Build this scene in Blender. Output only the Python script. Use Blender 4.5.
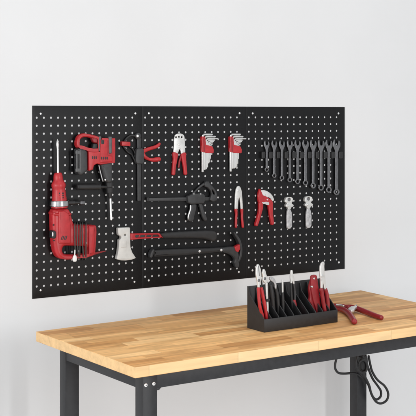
import bpy, bmesh, math, random
from mathutils import Vector, Matrix

for o in list(bpy.data.objects):
    bpy.data.objects.remove(o)
random.seed(7)
IN = 0.0254                                   # the scene is laid out in inches
scene = bpy.context.scene
col = scene.collection

# ------------------------------------------------------------------ camera
FPX, HORIZON, CX = 1080.0, 114.66, 208.0      # focal length and horizon on a 416 px frame
YAW = 0.5567                                  # the wall recedes to the right
EYE = 59.5                                    # lens height above the floor
_x0, _d0 = -21.84, 134.07                     # lower left board corner seen from the lens
CAM = Vector((-(_x0 * math.cos(YAW) + _d0 * math.sin(YAW)),
              -(-_x0 * math.sin(YAW) + _d0 * math.cos(YAW)), EYE))
BOARD_Z = EYE - 22.88
BENCH_Z = EYE - 25.5
cam_d = bpy.data.cameras.new('camera')
cam_d.sensor_width = 36
cam_d.lens = 36 * FPX / 416
cam_d.shift_y = -(208 - HORIZON) / 416
cam_d.clip_start = 0.05
cam_d.clip_end = 100
cam = bpy.data.objects.new('camera', cam_d)
cam.location = CAM * IN
cam.rotation_euler = (math.pi / 2, 0, -YAW)
col.objects.link(cam)
scene.camera = cam

# ------------------------------------------------------------------ light
world = bpy.data.worlds.new('World')
scene.world = world
world.use_nodes = True
bg = world.node_tree.nodes['Background']
bg.inputs['Color'].default_value = (0.97, 0.985, 1.0, 1)
bg.inputs['Strength'].default_value = 0.72


def softbox(name, loc, target, size, power, color=(1, 1, 1)):
    d = bpy.data.lights.new(name, 'AREA')
    d.shape = 'RECTANGLE'
    d.size, d.size_y = size[0] * IN, size[1] * IN
    d.energy = power
    d.color = color
    o = bpy.data.objects.new(name, d)
    o.location = Vector(loc) * IN
    o.rotation_euler = (Vector(target) - Vector(loc)).to_track_quat('-Z', 'Y').to_euler()
    col.objects.link(o)


softbox('key_softbox', (-225, -82, 66), (10, -6, 38), (110, 96), 112, (1, 0.985, 0.965))
softbox('fill_softbox', (-130, -190, 80), (15, 0, 36), (100, 70), 30, (1, 1, 1))
softbox('front_softbox', (34, -135, 58), (20, 0, 38), (9, 64), 23, (1, 1, 1))
softbox('low_softbox', (20, -180, 20), (20, 0, 10), (130, 36), 8, (1, 1, 1))
softbox('top_softbox', (12, -62, 165), (12, -50, 0), (90, 40), 15, (1, 0.99, 0.975))

scene.view_settings.view_transform = 'Standard'
scene.view_settings.look = 'None'
scene.view_settings.exposure = 0
scene.view_settings.gamma = 1
scene.render.engine = 'CYCLES'
scene.cycles.max_bounces = 8


# ------------------------------------------------------------------ materials
def mat(name, color, rough=0.5, metal=0.0, var=0.06, scale=30, bump=0.0, bscale=400, coat=0.0, spec=0.5, wear=None, anis=None):
    m = bpy.data.materials.new(name)
    m.use_nodes = True
    nt = m.node_tree
    N, L = nt.nodes, nt.links
    b = N['Principled BSDF']
    b.inputs['Metallic'].default_value = metal
    b.inputs['Specular IOR Level'].default_value = spec
    b.inputs['Coat Weight'].default_value = coat
    tc = N.new('ShaderNodeTexCoord')
    nz = N.new('ShaderNodeTexNoise')
    nz.inputs['Scale'].default_value = scale
    nz.inputs['Detail'].default_value = 6
    mp = N.new('ShaderNodeMapping')
    if anis:
        mp.inputs['Scale'].default_value = anis
    L.new(tc.outputs['Object'], mp.inputs['Vector'])
    L.new(mp.outputs['Vector'], nz.inputs['Vector'])
    r = N.new('ShaderNodeValToRGB')
    r.color_ramp.elements[0].position = 0.3
    r.color_ramp.elements[1].position = 0.7
    r.color_ramp.elements[0].color = tuple(c * (1 - var * 2) for c in color) + (1,)
    r.color_ramp.elements[1].color = tuple(min(1, c * (1 + var * 2)) for c in color) + (1,)
    L.new(nz.outputs['Fac'], r.inputs['Fac'])
    out = r.outputs['Color']
    if wear:
        n2 = N.new('ShaderNodeTexNoise')
        n2.inputs['Scale'].default_value = wear[1]
        n2.inputs['Detail'].default_value = 10
        L.new(mp.outputs['Vector'], n2.inputs['Vector'])
        r2 = N.new('ShaderNodeValToRGB')
        r2.color_ramp.elements[0].position = wear[2]
        r2.color_ramp.elements[1].position = wear[2] + 0.06
        L.new(n2.outputs['Fac'], r2.inputs['Fac'])
        mx = N.new('ShaderNodeMixRGB')
        mx.inputs['Color2'].default_value = wear[0] + (1,)
        L.new(r2.outputs['Color'], mx.inputs['Fac'])
        L.new(out, mx.inputs['Color1'])
        out = mx.outputs['Color']
    L.new(out, b.inputs['Base Color'])
    mr = N.new('ShaderNodeMapRange')
    mr.inputs['To Min'].default_value = max(0.03, rough - 0.1)
    mr.inputs['To Max'].default_value = min(1, rough + 0.1)
    L.new(nz.outputs['Fac'], mr.inputs['Value'])
    L.new(mr.outputs['Result'], b.inputs['Roughness'])
    if bump:
        n3 = N.new('ShaderNodeTexNoise')
        n3.inputs['Scale'].default_value = bscale
        n3.inputs['Detail'].default_value = 3
        L.new(tc.outputs['Object'], n3.inputs['Vector'])
        bp = N.new('ShaderNodeBump')
        bp.inputs['Strength'].default_value = bump
        bp.inputs['Distance'].default_value = 0.001
        L.new(n3.outputs['Fac'], bp.inputs['Height'])
        L.new(bp.outputs['Normal'], b.inputs['Normal'])
    return m


def wood_mat(name, stave_w, stave_l, tones, axis_w, rough=0.55, con=1.0):
    """Butcher block: staves along X, rows along axis_w, one random tone per stave, grain along X."""
    m = bpy.data.materials.new(name)
    m.use_nodes = True
    nt = m.node_tree
    N, L = nt.nodes, nt.links
    b = N['Principled BSDF']

    def math_n(op, a, c=None):
        n = N.new('ShaderNodeMath')
        n.operation = op
        for i, v in enumerate((a, c)):
            if v is None:
                continue
            if isinstance(v, (int, float)):
                n.inputs[i].default_value = v
            else:
                L.new(v, n.inputs[i])
        return n.outputs[0]

    def comb(x, y, z):
        n = N.new('ShaderNodeCombineXYZ')
        for i, v in enumerate((x, y, z)):
            if isinstance(v, (int, float)):
                n.inputs[i].default_value = v
            else:
                L.new(v, n.inputs[i])
        return n.outputs[0]

    tc = N.new('ShaderNodeTexCoord')
    sp = N.new('ShaderNodeSeparateXYZ')
    L.new(tc.outputs['Object'], sp.inputs[0])
    X, Y, Z = sp.outputs
    W = {'Y': Y, 'Z': Z}[axis_w]
    rowf = math_n('DIVIDE', math_n('ADD', W, 3.003), stave_w * IN)
    row = math_n('FLOOR', rowf)
    wn = N.new('ShaderNodeTexWhiteNoise')
    wn.noise_dimensions = '1D'
    L.new(row, wn.inputs['W'])
    colf = math_n('ADD', math_n('DIVIDE', math_n('ADD', X, 5.0), stave_l * IN), math_n('MULTIPLY', wn.outputs['Value'], 7.31))
    cl = math_n('FLOOR', colf)
    wid = N.new('ShaderNodeTexWhiteNoise')
    wid.noise_dimensions = '2D'
    L.new(comb(row, cl, 0), wid.inputs['Vector'])
    ramp = N.new('ShaderNodeValToRGB')
    ramp.color_ramp.interpolation = 'LINEAR'
    els = ramp.color_ramp.elements
    while len(els) < len(tones):
        els.new(0.5)
    for i, (p, c) in enumerate(tones):
        els[i].position = p
        els[i].color = c + (1,)
    L.new(wid.outputs['Value'], ramp.inputs['Fac'])
    # grain, shifted per stave
    sh = math_n('MULTIPLY', wid.outputs['Value'], 13.7)
    gv = comb(math_n('ADD', math_n('MULTIPLY', X, 5), sh), math_n('MULTIPLY', Y, 90), math_n('MULTIPLY', Z, 90))
    g = N.new('ShaderNodeTexNoise')
    g.inputs['Scale'].default_value = 1.0
    g.inputs['Detail'].default_value = 8
    g.inputs['Distortion'].default_value = 0.6
    L.new(gv, g.inputs['Vector'])
    gv2 = comb(math_n('ADD', math_n('MULTIPLY', X, 3.5), sh), math_n('MULTIPLY', Y, 22), math_n('MULTIPLY', Z, 22))
    g2 = N.new('ShaderNodeTexNoise')
    g2.inputs['Detail'].default_value = 4
    g2.inputs['Scale'].default_value = 1.0
    g2.inputs['Distortion'].default_value = 1.5
    L.new(gv2, g2.inputs['Vector'])
    gr = N.new('ShaderNodeMapRange')
    gr.inputs['From Min'].default_value = 0.3
    gr.inputs['From Max'].default_value = 0.7
    gr.inputs['To Min'].default_value = 1 + (0.86 - 1) * con
    gr.inputs['To Max'].default_value = 1 + (1.10 - 1) * con
    L.new(g.outputs['Fac'], gr.inputs['Value'])
    gr2 = N.new('ShaderNodeMapRange')
    gr2.inputs['From Min'].default_value = 0.3
    gr2.inputs['From Max'].default_value = 0.7
    gr2.inputs['To Min'].default_value = 1 + (0.82 - 1) * con
    gr2.inputs['To Max'].default_value = 1 + (1.12 - 1) * con
    L.new(g2.outputs['Fac'], gr2.inputs['Value'])
    # fine dark glue lines between staves
    fr = math_n('FRACT', rowf)
    edge = math_n('MINIMUM', fr, math_n('SUBTRACT', 1.0, fr))
    line = N.new('ShaderNodeMapRange')
    line.inputs['From Max'].default_value = 0.03
    line.inputs['To Min'].default_value = 0.82
    line.inputs['To Max'].default_value = 1.0
    fc = math_n('FRACT', colf)
    end = math_n('MULTIPLY', math_n('MINIMUM', fc, math_n('SUBTRACT', 1.0, fc)), stave_l / stave_w)
    edge = math_n('MINIMUM', edge, end)
    L.new(edge, line.inputs['Value'])
    k = math_n('MULTIPLY', math_n('MULTIPLY', gr.outputs[0], gr2.outputs[0]), line.outputs[0])
    vm = N.new('ShaderNodeVectorMath')
    vm.operation = 'SCALE'
    L.new(ramp.outputs['Color'], vm.inputs[0])
    L.new(k, vm.inputs['Scale'])
    L.new(vm.outputs[0], b.inputs['Base Color'])
    b.inputs['Roughness'].default_value = rough
    b.inputs['Specular IOR Level'].default_value = 0.16
    bp = N.new('ShaderNodeBump')
    bp.inputs['Strength'].default_value = 0.12
    bp.inputs['Distance'].default_value = 0.0006
    L.new(g.outputs['Fac'], bp.inputs['Height'])
    L.new(bp.outputs['Normal'], b.inputs['Normal'])
    return m


M = dict(
    wall=mat('painted_wall', (0.715, 0.717, 0.721), 0.85, var=0.012, scale=2, bump=0.05, bscale=250, spec=0.2),
    floor=mat('pale_floor', (0.86, 0.86, 0.865), 0.7, var=0.02, scale=3, spec=0.3),
    board=mat('black_powder_coat', (0.0042, 0.0042, 0.005), 0.38, var=0.12, scale=180, bump=0.1, bscale=1400, spec=0.26),
    screw=mat('zinc_screw', (0.82, 0.82, 0.82), 0.35, 0.5, var=0.04),
    red=mat('red_plastic', (0.44, 0.018, 0.024), 0.32, var=0.06, scale=60, bump=0.12, bscale=700),
    dark_red=mat('dark_red_grip', (0.27, 0.014, 0.02), 0.40, var=0.08, scale=60, bump=0.15, bscale=600),
    steel=mat('brushed_steel', (0.78, 0.78, 0.77), 0.32, 0.95, var=0.04, scale=25),
    satin=mat('satin_steel', (0.70, 0.70, 0.685), 0.45, 0.7, var=0.05, scale=50, wear=((0.60, 0.59, 0.57), 80, 0.62)),
    axe=mat('ground_axe_steel', (0.62, 0.62, 0.60), 0.55, 0.3, var=0.04, scale=60, wear=((0.48, 0.47, 0.45), 90, 0.68)),
    pipe=mat('cast_aluminium', (0.50, 0.50, 0.51), 0.5, 0.6, var=0.12, scale=120, bump=0.3, bscale=500),
    grey=mat('dark_grey_plastic', (0.03, 0.031, 0.033), 0.42, var=0.12, scale=70, bump=0.2, bscale=700),
    mid=mat('grey_plastic', (0.085, 0.087, 0.09), 0.38, var=0.1, scale=70, bump=0.1, bscale=600),
    rubber=mat('black_rubber', (0.016, 0.016, 0.017), 0.55, var=0.12, scale=80, bump=0.25, bscale=800),
    black=mat('black_plastic', (0.012, 0.012, 0.013), 0.45, var=0.1, scale=80, bump=0.15, bscale=700),
    chrome=mat('dark_chrome', (0.19, 0.19, 0.198), 0.3, 0.9, var=0.1, scale=60),
    band=mat('polished_band', (0.42, 0.42, 0.43), 0.2, 1.0, var=0.08, scale=60),
    cord=mat('cord_rubber', (0.05, 0.052, 0.048), 0.45, var=0.1),
    plug=mat('white_plug', (0.8, 0.8, 0.79), 0.4, var=0.03),
    tray=mat('black_tray_plastic', (0.017, 0.017, 0.0185), 0.5, var=0.1, scale=90, bump=0.2, bscale=900),
    frame=mat('charcoal_powder_coat', (0.017, 0.0175, 0.020), 0.42, var=0.14, scale=60, bump=0.2, bscale=900, spec=0.45),
)
TONES = [(0.0, (0.58, 0.29, 0.105)), (0.2, (0.70, 0.38, 0.15)), (0.45, (0.80, 0.465, 0.195)),
         (0.75, (0.86, 0.515, 0.225)), (1.0, (0.92, 0.585, 0.275))]
M['wood'] = wood_mat('butcher_block', 1.7, 9.5, TONES, 'Y', con=1.35)
M['edge'] = wood_mat('butcher_block_lit_edge', 3.0, 11.0, [(0.0, (0.78, 0.50, 0.24)), (0.3, (0.84, 0.575, 0.30)), (0.7, (0.87, 0.615, 0.335)), (1.0, (0.90, 0.65, 0.375))], 'Z', con=0.6)  # paler than the top: stronger light on the sides put into the colour


# ------------------------------------------------------------------ frames and tracing
class Frame:
    """A plane in the place: origin o, axes x, y in the plane, z out of it (all inches, world)."""
    def __init__(s, o, x, y, z):
        s.o, s.x, s.y, s.z = Vector(o), Vector(x).normalized(), Vector(y).normalized(), Vector(z).normalized()

    def at(s, px, py, z=0.0):
        """Where the sight line through a point of the photograph meets this frame's plane at height z."""
        X, Z = (px - CX) / FPX, (HORIZON - py) / FPX
        d = Vector((X * math.cos(YAW) + math.sin(YAW), -X * math.sin(YAW) + math.cos(YAW), Z))
        o = s.o + s.z * z
        t = (o - CAM).dot(s.z) / d.dot(s.z)
        p = CAM + d * t - s.o
        return Vector((p.dot(s.x), p.dot(s.y), z))

    def matrix(s, base):
        w = s.o + s.x * base[0] + s.y * base[1] + s.z * base[2]
        m = Matrix((s.x, s.y, s.z)).transposed().to_4x4()
        m.translation = w * IN
        return m


BOARD = Frame((0, 0, BOARD_Z), (1, 0, 0), (0, 0, 1), (0, -1, 0))


# ------------------------------------------------------------------ geometry (lists of verts, faces in frame inches)
def _curve_geo(c):
    o = bpy.data.objects.new('tmp', c)
    me = bpy.data.meshes.new_from_object(o)
    g = ([v.co.copy() for v in me.vertices], [tuple(p.vertices) for p in me.polygons])
    bpy.data.objects.remove(o)
    bpy.data.curves.remove(c)
    bpy.data.meshes.remove(me)
    return g


def rounded(pts, n=4):
    """Closed Catmull-Rom through the points."""
    out = []
    m = len(pts)
    for i in range(m):
        p0, p1, p2, p3 = (Vector(pts[(i + k) % m][:2]) for k in (-1, 0, 1, 2))
        for j in range(n):
            t = j / n
            out.append(0.5 * ((2 * p1) + (p2 - p0) * t + (2 * p0 - 5 * p1 + 4 * p2 - p3) * t * t + (3 * p1 - p0 - 3 * p2 + p3) * t ** 3))
    return out


def plate2(loops, z0, z1, bev=0.03, res=2, inset=0.0):
    c = bpy.data.curves.new('tmp', 'CURVE')
    c.dimensions = '2D'
    c.fill_mode = 'BOTH'
    for lp in loops:
        s = c.splines.new('POLY')
        s.points.add(len(lp) - 1)
        for p, q in zip(s.points, lp):
            p.co = (q[0], q[1], 0, 1)
        s.use_cyclic_u = True
    h = (z1 - z0) / 2
    bev = min(bev, h * 0.98)
    c.extrude = h - bev
    c.bevel_depth = bev
    c.bevel_resolution = res
    c.offset = -bev - inset
    v, f = _curve_geo(c)
    for p in v:
        p.z += (z0 + z1) / 2
    return v, f


def soften(pts, r):
    """Round each corner of a closed outline by a short curve."""
    if r <= 0:
        return pts
    out, m = [], len(pts)
    for i in range(m):
        a, p, c = Vector(pts[i - 1][:2]), Vector(pts[i][:2]), Vector(pts[(i + 1) % m][:2])
        la, lc = (a - p).length, (c - p).length
        if la < 1e-6 or lc < 1e-6 or (a - p).angle(c - p) > 2.95:
            out.append(p)
            continue
        s, e = p + (a - p) * min(r, la * 0.42) / la, p + (c - p) * min(r, lc * 0.42) / lc
        for t in (0, 0.33, 0.67, 1):
            out.append(s * (1 - t) ** 2 + p * 2 * t * (1 - t) + e * t * t)
    return out


def plate(fr, px, z0, z1, bev=0.03, holes=(), smooth=False, res=2, inset=0.0, soft=0.12):
    """Solid with a traced outline, thickness z0..z1 and rounded rims."""
    zm = (z0 + z1) / 2
    loops = []
    for lp in [px] + list(holes):
        q = [fr.at(x, y, zm) for x, y in lp]
        loops.append(rounded(q) if smooth else soften(q, soft) if len(q) < 30 else q)
    return plate2(loops, z0, z1, bev, res, inset)


def tube3(pts, r, smooth=True, closed=False, res=4):
    c = bpy.data.curves.new('tmp', 'CURVE')
    c.dimensions = '3D'
    rs = r if isinstance(r, (list, tuple)) else [r] * len(pts)
    P, R = [Vector(p) for p in pts], list(rs)
    if smooth and len(P) > 2:
        Q, S = [], []
        m = len(P)
        rng = range(m) if closed else range(m - 1)
        for i in rng:
            ix = (lambda k: (i + k) % m) if closed else (lambda k: min(max(i + k, 0), m - 1))
            p0, p1, p2, p3 = (P[ix(k)] for k in (-1, 0, 1, 2))
            for j in range(6):
                t = j / 6
                Q.append(0.5 * ((2 * p1) + (p2 - p0) * t + (2 * p0 - 5 * p1 + 4 * p2 - p3) * t * t + (3 * p1 - p0 - 3 * p2 + p3) * t ** 3))
                S.append(R[ix(0)] * (1 - t) + R[ix(1)] * t)
        if not closed:
            Q.append(P[-1])
            S.append(R[-1])
        P, R = Q, S
    if not closed:                                  # domed ends
        for end in (0, -1):
            nb = 1 if end == 0 else -2
            d = (P[end] - P[nb]).normalized()
            e, rr = P[end].copy(), R[end]
            add = [(e + d * rr * 0.3, rr * 0.92), (e + d * rr * 0.52, rr * 0.7), (e + d * rr * 0.62, rr * 0.35)]
            for a, b in add:
                if end == 0:
                    P.insert(0, a), R.insert(0, b)
                else:
                    P.append(a), R.append(b)
    s = c.splines.new('POLY')
    s.points.add(len(P) - 1)
    for p, q, k in zip(s.points, P, R):
        p.co = (q[0], q[1], q[2], 1)
        p.radius = k
    s.use_cyclic_u = closed
    c.bevel_depth = 1.0
    c.bevel_resolution = res
    c.use_fill_caps = True
    return _curve_geo(c)


def ppi(px):
    return 8.05 - (px - 32) * 0.0042


def tube(fr, px, z, rpx, flat=1.0, **k):
    """Round bar along traced points; z a height or a list of heights, radii in photograph pixels."""
    zs = z if isinstance(z, (list, tuple)) else [z] * len(px)
    pts = [fr.at(x, y, q) for (x, y), q in zip(px, zs)]
    rr = rpx if isinstance(rpx, (list, tuple)) else [rpx] * len(px)
    v, f = tube3(pts, [r / ppi(x) for r, (x, _) in zip(rr, px)], **k)
    if flat != 1.0:
        zc = sum(zs) / len(zs)
        for p in v:
            p.z = zc + (p.z - zc) * flat
    return v, f


def lathe(fr, prof, z, n=28, flat=1.0):
    """Turned body: profile of (x, y, radius) in photograph pixels along a straight axis."""
    pts = [(fr.at(x, y, z), r / ppi(x)) for x, y, r in prof]
    ax = (pts[-1][0] - pts[0][0]).normalized()
    zz = Vector((0, 0, 1))
    sd = ax.cross(zz).normalized()
    v, f = [], []
    for c, r in pts:
        for k in range(n):
            a = 2 * math.pi * k / n
            v.append(c + sd * (r * math.cos(a)) + zz * (r * math.sin(a) * flat))
    for i in range(len(pts) - 1):
        for k in range(n):
            k2 = (k + 1) % n
            f.append((i * n + k, i * n + k2, (i + 1) * n + k2, (i + 1) * n + k))
    f.append(tuple(range(n))[::-1])
    f.append(tuple((len(pts) - 1) * n + k for k in range(n)))
    return v, f


def disc(fr, x, y, rpx, z0, z1, bev=0.02, n=20):
    c = fr.at(x, y, (z0 + z1) / 2)
    r = rpx / ppi(x)
    return plate2([[(c.x + r * math.cos(2 * math.pi * k / n), c.y + r * math.sin(2 * math.pi * k / n)) for k in range(n)]], z0, z1, bev)


def prism(poly, z0, z1, bev=0.0, seg=2):
    """Straight prism over a convex polygon in frame inches."""
    bm = bmesh.new()
    a = [bm.verts.new((p[0], p[1], z0)) for p in poly]
    b = [bm.verts.new((p[0], p[1], z1)) for p in poly]
    n = len(poly)
    bm.faces.new(a[::-1])
    bm.faces.new(b)
    for i in range(n):
        bm.faces.new((a[i], a[(i + 1) % n], b[(i + 1) % n], b[i]))
    bmesh.ops.recalc_face_normals(bm, faces=bm.faces)
    if bev:
        bmesh.ops.bevel(bm, geom=list(bm.edges), offset=bev, segments=seg, affect='EDGES', profile=0.5, clamp_overlap=True)
    bm.verts.index_update()
    g = ([v.co.copy() for v in bm.verts], [tuple(v.index for v in f.verts) for f in bm.faces])
    bm.free()
    return g


def box(x0, x1, y0, y1, z0, z1, bev=0.02):
    return prism([(x0, y0), (x1, y0), (x1, y1), (x0, y1)], z0, z1, bev)


# ------------------------------------------------------------------ objects
def props(o, label=None, cat=None, group=None, kind=None):
    for k, v in (('label', label), ('category', cat), ('group', group), ('kind', kind)):
        if v:
            o[k] = v
    return o


def thing(name, label, cat, fr, base, group=None):
    o = bpy.data.objects.new(name, None)
    o.empty_display_size = 0.02
    col.objects.link(o)
    b = fr.at(base[0], base[1], 0) if len(base) == 2 else Vector(base)
    o.matrix_world = fr.matrix(b)
    ROOT[o.name] = (fr, b)
    return props(o, label, cat, group)


ROOT = {}


def part(name, m, parent, *geos, sharp=38, label=None):
    top = parent
    while top.name not in ROOT:
        top = top.parent
    fr, b = ROOT[top.name]
    vs, fs = [], []
    for v, f in geos:
        k = len(vs)
        vs += [((p[0] - b.x) * IN, (p[1] - b.y) * IN, (p[2] - b.z) * IN) for p in v]
        fs += [tuple(i + k for i in q) for q in f]
    me = bpy.data.meshes.new(name)
    me.from_pydata(vs, [], fs)
    me.materials.append(M[m])
    bm = bmesh.new()
    bm.from_mesh(me)
    bmesh.ops.remove_doubles(bm, verts=bm.verts, dist=1e-6)
    bmesh.ops.recalc_face_normals(bm, faces=bm.faces)
    bm.to_mesh(me)
    bm.free()
    me.polygons.foreach_set('use_smooth', [True] * len(me.polygons))
    me.set_sharp_from_angle(angle=math.radians(sharp))
    o = bpy.data.objects.new(name, me)
    col.objects.link(o)
    o.parent = parent
    if label:
        o['label'] = label
    return o


def single(name, label, cat, fr, base, m, *geos, group=None, sharp=38):
    """A thing that is one mesh."""
    t = thing(name, label, cat, fr, base, group)
    mw = t.matrix_world.copy()
    o = part(name, m, t, *geos, sharp=sharp)
    k = ROOT.pop(t.name)
    bpy.data.objects.remove(t)
    o.parent = None
    o.name = name
    o.matrix_world = mw
    ROOT[o.name] = k
    return props(o, label, cat, group)


# ------------------------------------------------------------------ setting
def setting(name, verts, m):
    me = bpy.data.meshes.new(name)
    me.from_pydata([tuple(c * IN for c in v) for v in verts], [], [(0, 1, 2, 3)])
    me.materials.append(M[m])
    o = bpy.data.objects.new(name, me)
    col.objects.link(o)
    o['kind'] = 'structure'
    return o


setting('wall', [(-260, 0, 0), (320, 0, 0), (320, 0, 160), (-260, 0, 160)], 'wall')
setting('floor', [(-260, 0, 0), (-260, -260, 0), (320, -260, 0), (320, 0, 0)], 'floor')

# ------------------------------------------------------------------ pegboard
ZB = 0.06                                     # face of the steel sheet in front of the wall


def panel_geo(u0, u1, c0, c1, ncol=15, nrow=22, H=24.0):
    v, f = [], []
    idx = {}

    def V(x, y, z):
        k = (round(x, 4), round(y, 4), round(z, 4))
        if k not in idx:
            idx[k] = len(v)
            v.append(Vector((x, y, z)))
        return idx[k]

    pu = (c1 - c0) / (ncol - 1)
    R, r0, q = 0.143, 0.045, math.tan(math.pi / 8) * 0.5
    a0, a1, b0, b1 = u0 + r0, u1 - r0, r0, H - r0
    gx = [a0] + [c0 + (i + 0.5) * pu for i in range(ncol - 1)] + [a1]
    gy = [b0] + [2.0 + j for j in range(nrow - 1)] + [b1]
    for i in range(ncol):
        for j in range(nrow):
            cx, cy = c0 + i * pu, 1.5 + j
            x0, x1, y0, y1 = gx[i], gx[i + 1], gy[j], gy[j + 1]
            xs, ys = [cx - q * pu, cx, cx + q * pu], [cy - q, cy, cy + q]
            outer = ([(x1, cy), (x1, ys[2]), (x1, y1), (xs[2], y1), (cx, y1), (xs[0], y1), (x0, y1), (x0, ys[2]), (x0, cy), (x0, ys[0]), (x0, y0),
                      (xs[0], y0), (cx, y0), (xs[2], y0), (x1, y0), (x1, ys[0])])
            ring = []
            for k, (ox, oy) in enumerate(outer):
                t = 2 * math.pi * k / 16
                hx, hy = cx + R * math.cos(t), cy + R * math.sin(t)
                ring.append((V(ox, oy, ZB), V(hx, hy, ZB), V(hx, hy, 0.012)))
            for k in range(16):
                p, n = ring[k], ring[(k + 1) % 16]
                f.append((p[0], n[0], n[1], p[1]))
                f.append((p[1], n[1], n[2], p[2]))
    px = sorted(set([a0, a1] + [round(c0 + i * pu + d * q * pu, 6) for i in range(ncol) for d in (-1, 0, 1)] + gx[1:-1]))
    py = sorted(set([b0, b1] + [round(1.5 + j + d * q, 6) for j in range(nrow) for d in (-1, 0, 1)] + gy[1:-1]))
    loop = [(x, b0) for x in px[:-1]] + [(a1, y) for y in py[:-1]] + [(x, b1) for x in px[:0:-1]] + [(a0, y) for y in py[:0:-1]]

    def out(p):
        return (-1 if p[0] == a0 else 1 if p[0] == a1 else 0, -1 if p[1] == b0 else 1 if p[1] == b1 else 0)

    prof = [(r0 * math.sin(math.pi / 2 * k / 4), ZB - r0 * (1 - math.cos(math.pi / 2 * k / 4))) for k in range(5)] + [(r0, 0.004)]
    for (e0, z0), (e1, z1) in zip(prof[:-1], prof[1:]):     # rolled edge back to the wall
        for n in range(len(loop)):
            A, C = loop[n], loop[(n + 1) % len(loop)]
            oa, oc = out(A), out(C)
            f.append((V(A[0] + oa[0] * e0, A[1] + oa[1] * e0, z0), V(C[0] + oc[0] * e0, C[1] + oc[1] * e0, z0),
                      V(C[0] + oc[0] * e1, C[1] + oc[1] * e1, z1), V(A[0] + oa[0] * e1, A[1] + oa[1] * e1, z1)))
    return v, f


at = BOARD.at
U = [0.0, 15.45, 31.93, 49.61]
HOLES = [(at(36.6, 200).x, at(132.2, 200).x), (at(145.0, 200).x, at(236.8, 200).x), (at(248.7, 200).x, at(336.4, 200).x)]
SCREWS = [[(40.7, 113.7), (135.4, 113.4), (40.6, 290.3), (134.5, 281.8)],
          [(148.9, 113.3), (239.6, 113.2), (148.8, 280.4), (238.8, 272.0)],
          [(252.7, 113.4), (338.5, 113.4), (252.5, 270.4), (338.9, 262.4)]]
LAB = ['black steel pegboard panel behind the red demolition hammer, nearest the camera',
       'middle black steel pegboard panel, behind the claw hammer and crimping pliers',
       'black steel pegboard panel behind the long rack of combination wrenches']
for k in range(3):
    t = single('pegboard_panel', LAB[k], 'pegboard', BOARD, (U[k], 0, 0), 'board',
               panel_geo(U[k] + 0.004, U[k + 1] - 0.004, *HOLES[k]), group='black pegboard panels side by side on the wall', sharp=12)
    for x, y in SCREWS[k]:
        s = part('screw', 'screw', t, disc(BOARD, x, y, 1.02, ZB, ZB + 0.04, 0.03))
Z0 = ZB                                        # tools hang against the face of the sheet

# ------------------------------------------------------------------ red demolition hammer
B = BOARD
t = thing('demolition_hammer', 'large red demolition hammer with chisel pointing up and cord wound round its motor', 'power tool', B, (62, 232))
part('chisel', 'steel', t, lathe(B, [(57.4, 139, 0.15), (57.42, 141, 0.9), (57.5, 144.5, 1.5), (57.6, 147.5, 1.15), (57.7, 149, 1.0), (58.1, 176, 1.0)], 1.1))
nose = part('nose', 'red', t, lathe(B, [(58.0, 172.6, 2.6), (58.0, 173.2, 3.6), (58.0, 175, 4.3), (58.1, 177.5, 4.6), (58.3, 180, 4.8), (58.4, 182, 5.9),
                                        (58.5, 184, 7.0), (58.6, 186.5, 7.0), (58.7, 188, 6.4), (58.9, 190, 6.4), (59.3, 200, 7.3), (59.6, 207.5, 8.3)], 1.12))
for x in (59.6, 62.9):
    for y in (193.2, 195.4, 197.6):
        part('vent', 'black', nose, lathe(B, [(x, y - 0.6, 0.9), (x + 0.05, y + 0.7, 0.9)], 1.87 if x < 60 else 1.965, flat=0.5, n=12))
body_px = [(50.6, 208.5), (57, 206.8), (66.5, 207.3), (69, 211), (70.6, 217), (72.2, 223.6), (95.3, 224), (95.6, 232), (95, 244), (94, 255), (88, 257.3),
           (76, 259), (66, 260.2), (58.5, 259.4), (54.6, 256.5), (52.4, 251), (51.4, 246), (50.8, 240), (50.2, 230), (49.8, 215)]
hole_px = [(62.8, 246), (75, 246.2), (83, 246.6), (84.4, 248), (84.4, 252), (83, 253.2), (75, 253.4), (63.3, 253.4), (61.4, 251.5), (61.2, 248)]
body = part('body', 'red', t, plate(B, body_px, 0.12, 1.72, 0.42, [hole_px], res=4, inset=0.10, soft=0.4))
part('front_cover', 'red', body, plate(B, [(58.5, 211), (64, 210.6), (68.3, 213.5), (69.5, 219), (70.6, 226), (70.6, 243.6), (58.8, 243.6)], 1.6, 1.95, 0.16, res=3))
part('shoulder_band', 'red', body, plate(B, [(50.6, 211.5), (60, 213.6), (68.8, 212), (69.6, 215), (60, 217), (50.6, 215)], 0.2, 1.9, 0.2, res=3, inset=0.03))
part('motor_cover', 'red', body, plate(B, [(88, 226), (94, 226), (94.2, 240), (93, 253), (88.4, 254.5)], 1.5, 1.92, 0.14, res=3))
for i in range(4):
    part('vent', 'black', body, plate(B, [(60.6 + i * 1.5, 239.8), (61.6 + i * 1.5, 239.8), (62.8 + i * 1.5, 235.6), (61.9 + i * 1.5, 235.6)], 1.90, 1.965, 0.02))
part('collar', 'band', t, lathe(B, [(59.3, 200.4, 9.0), (59.3, 200.9, 9.6), (59.4, 205.6, 9.8), (59.4, 206.2, 9.2)], 1.1, n=40, flat=0.9))
sh = part('side_handle', 'black', t, lathe(B, [(66, 203, 2.2), (74.5, 202.8, 2.3), (75, 202.8, 1.6), (79.3, 202.7, 1.6)], 1.2))
part('knob', 'chrome', sh, lathe(B, [(79.2, 202.7, 1.6), (79.6, 202.7, 2.7), (83.4, 202.6, 2.9), (84, 202.6, 2.4)], 1.2, n=6))
sw = part('switch', 'black', t, plate(B, [(50.6, 230.6), (53.4, 230.2), (55, 232), (55, 236.6), (53.4, 238.6), (50.6, 238)], 0.9, 1.82, 0.12, res=3))
part('rocker', 'steel', sw, plate(B, [(52.2, 232), (53.4, 232.4), (53.4, 236.4), (52.2, 236.6)], 1.78, 1.9, 0.05))
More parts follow.
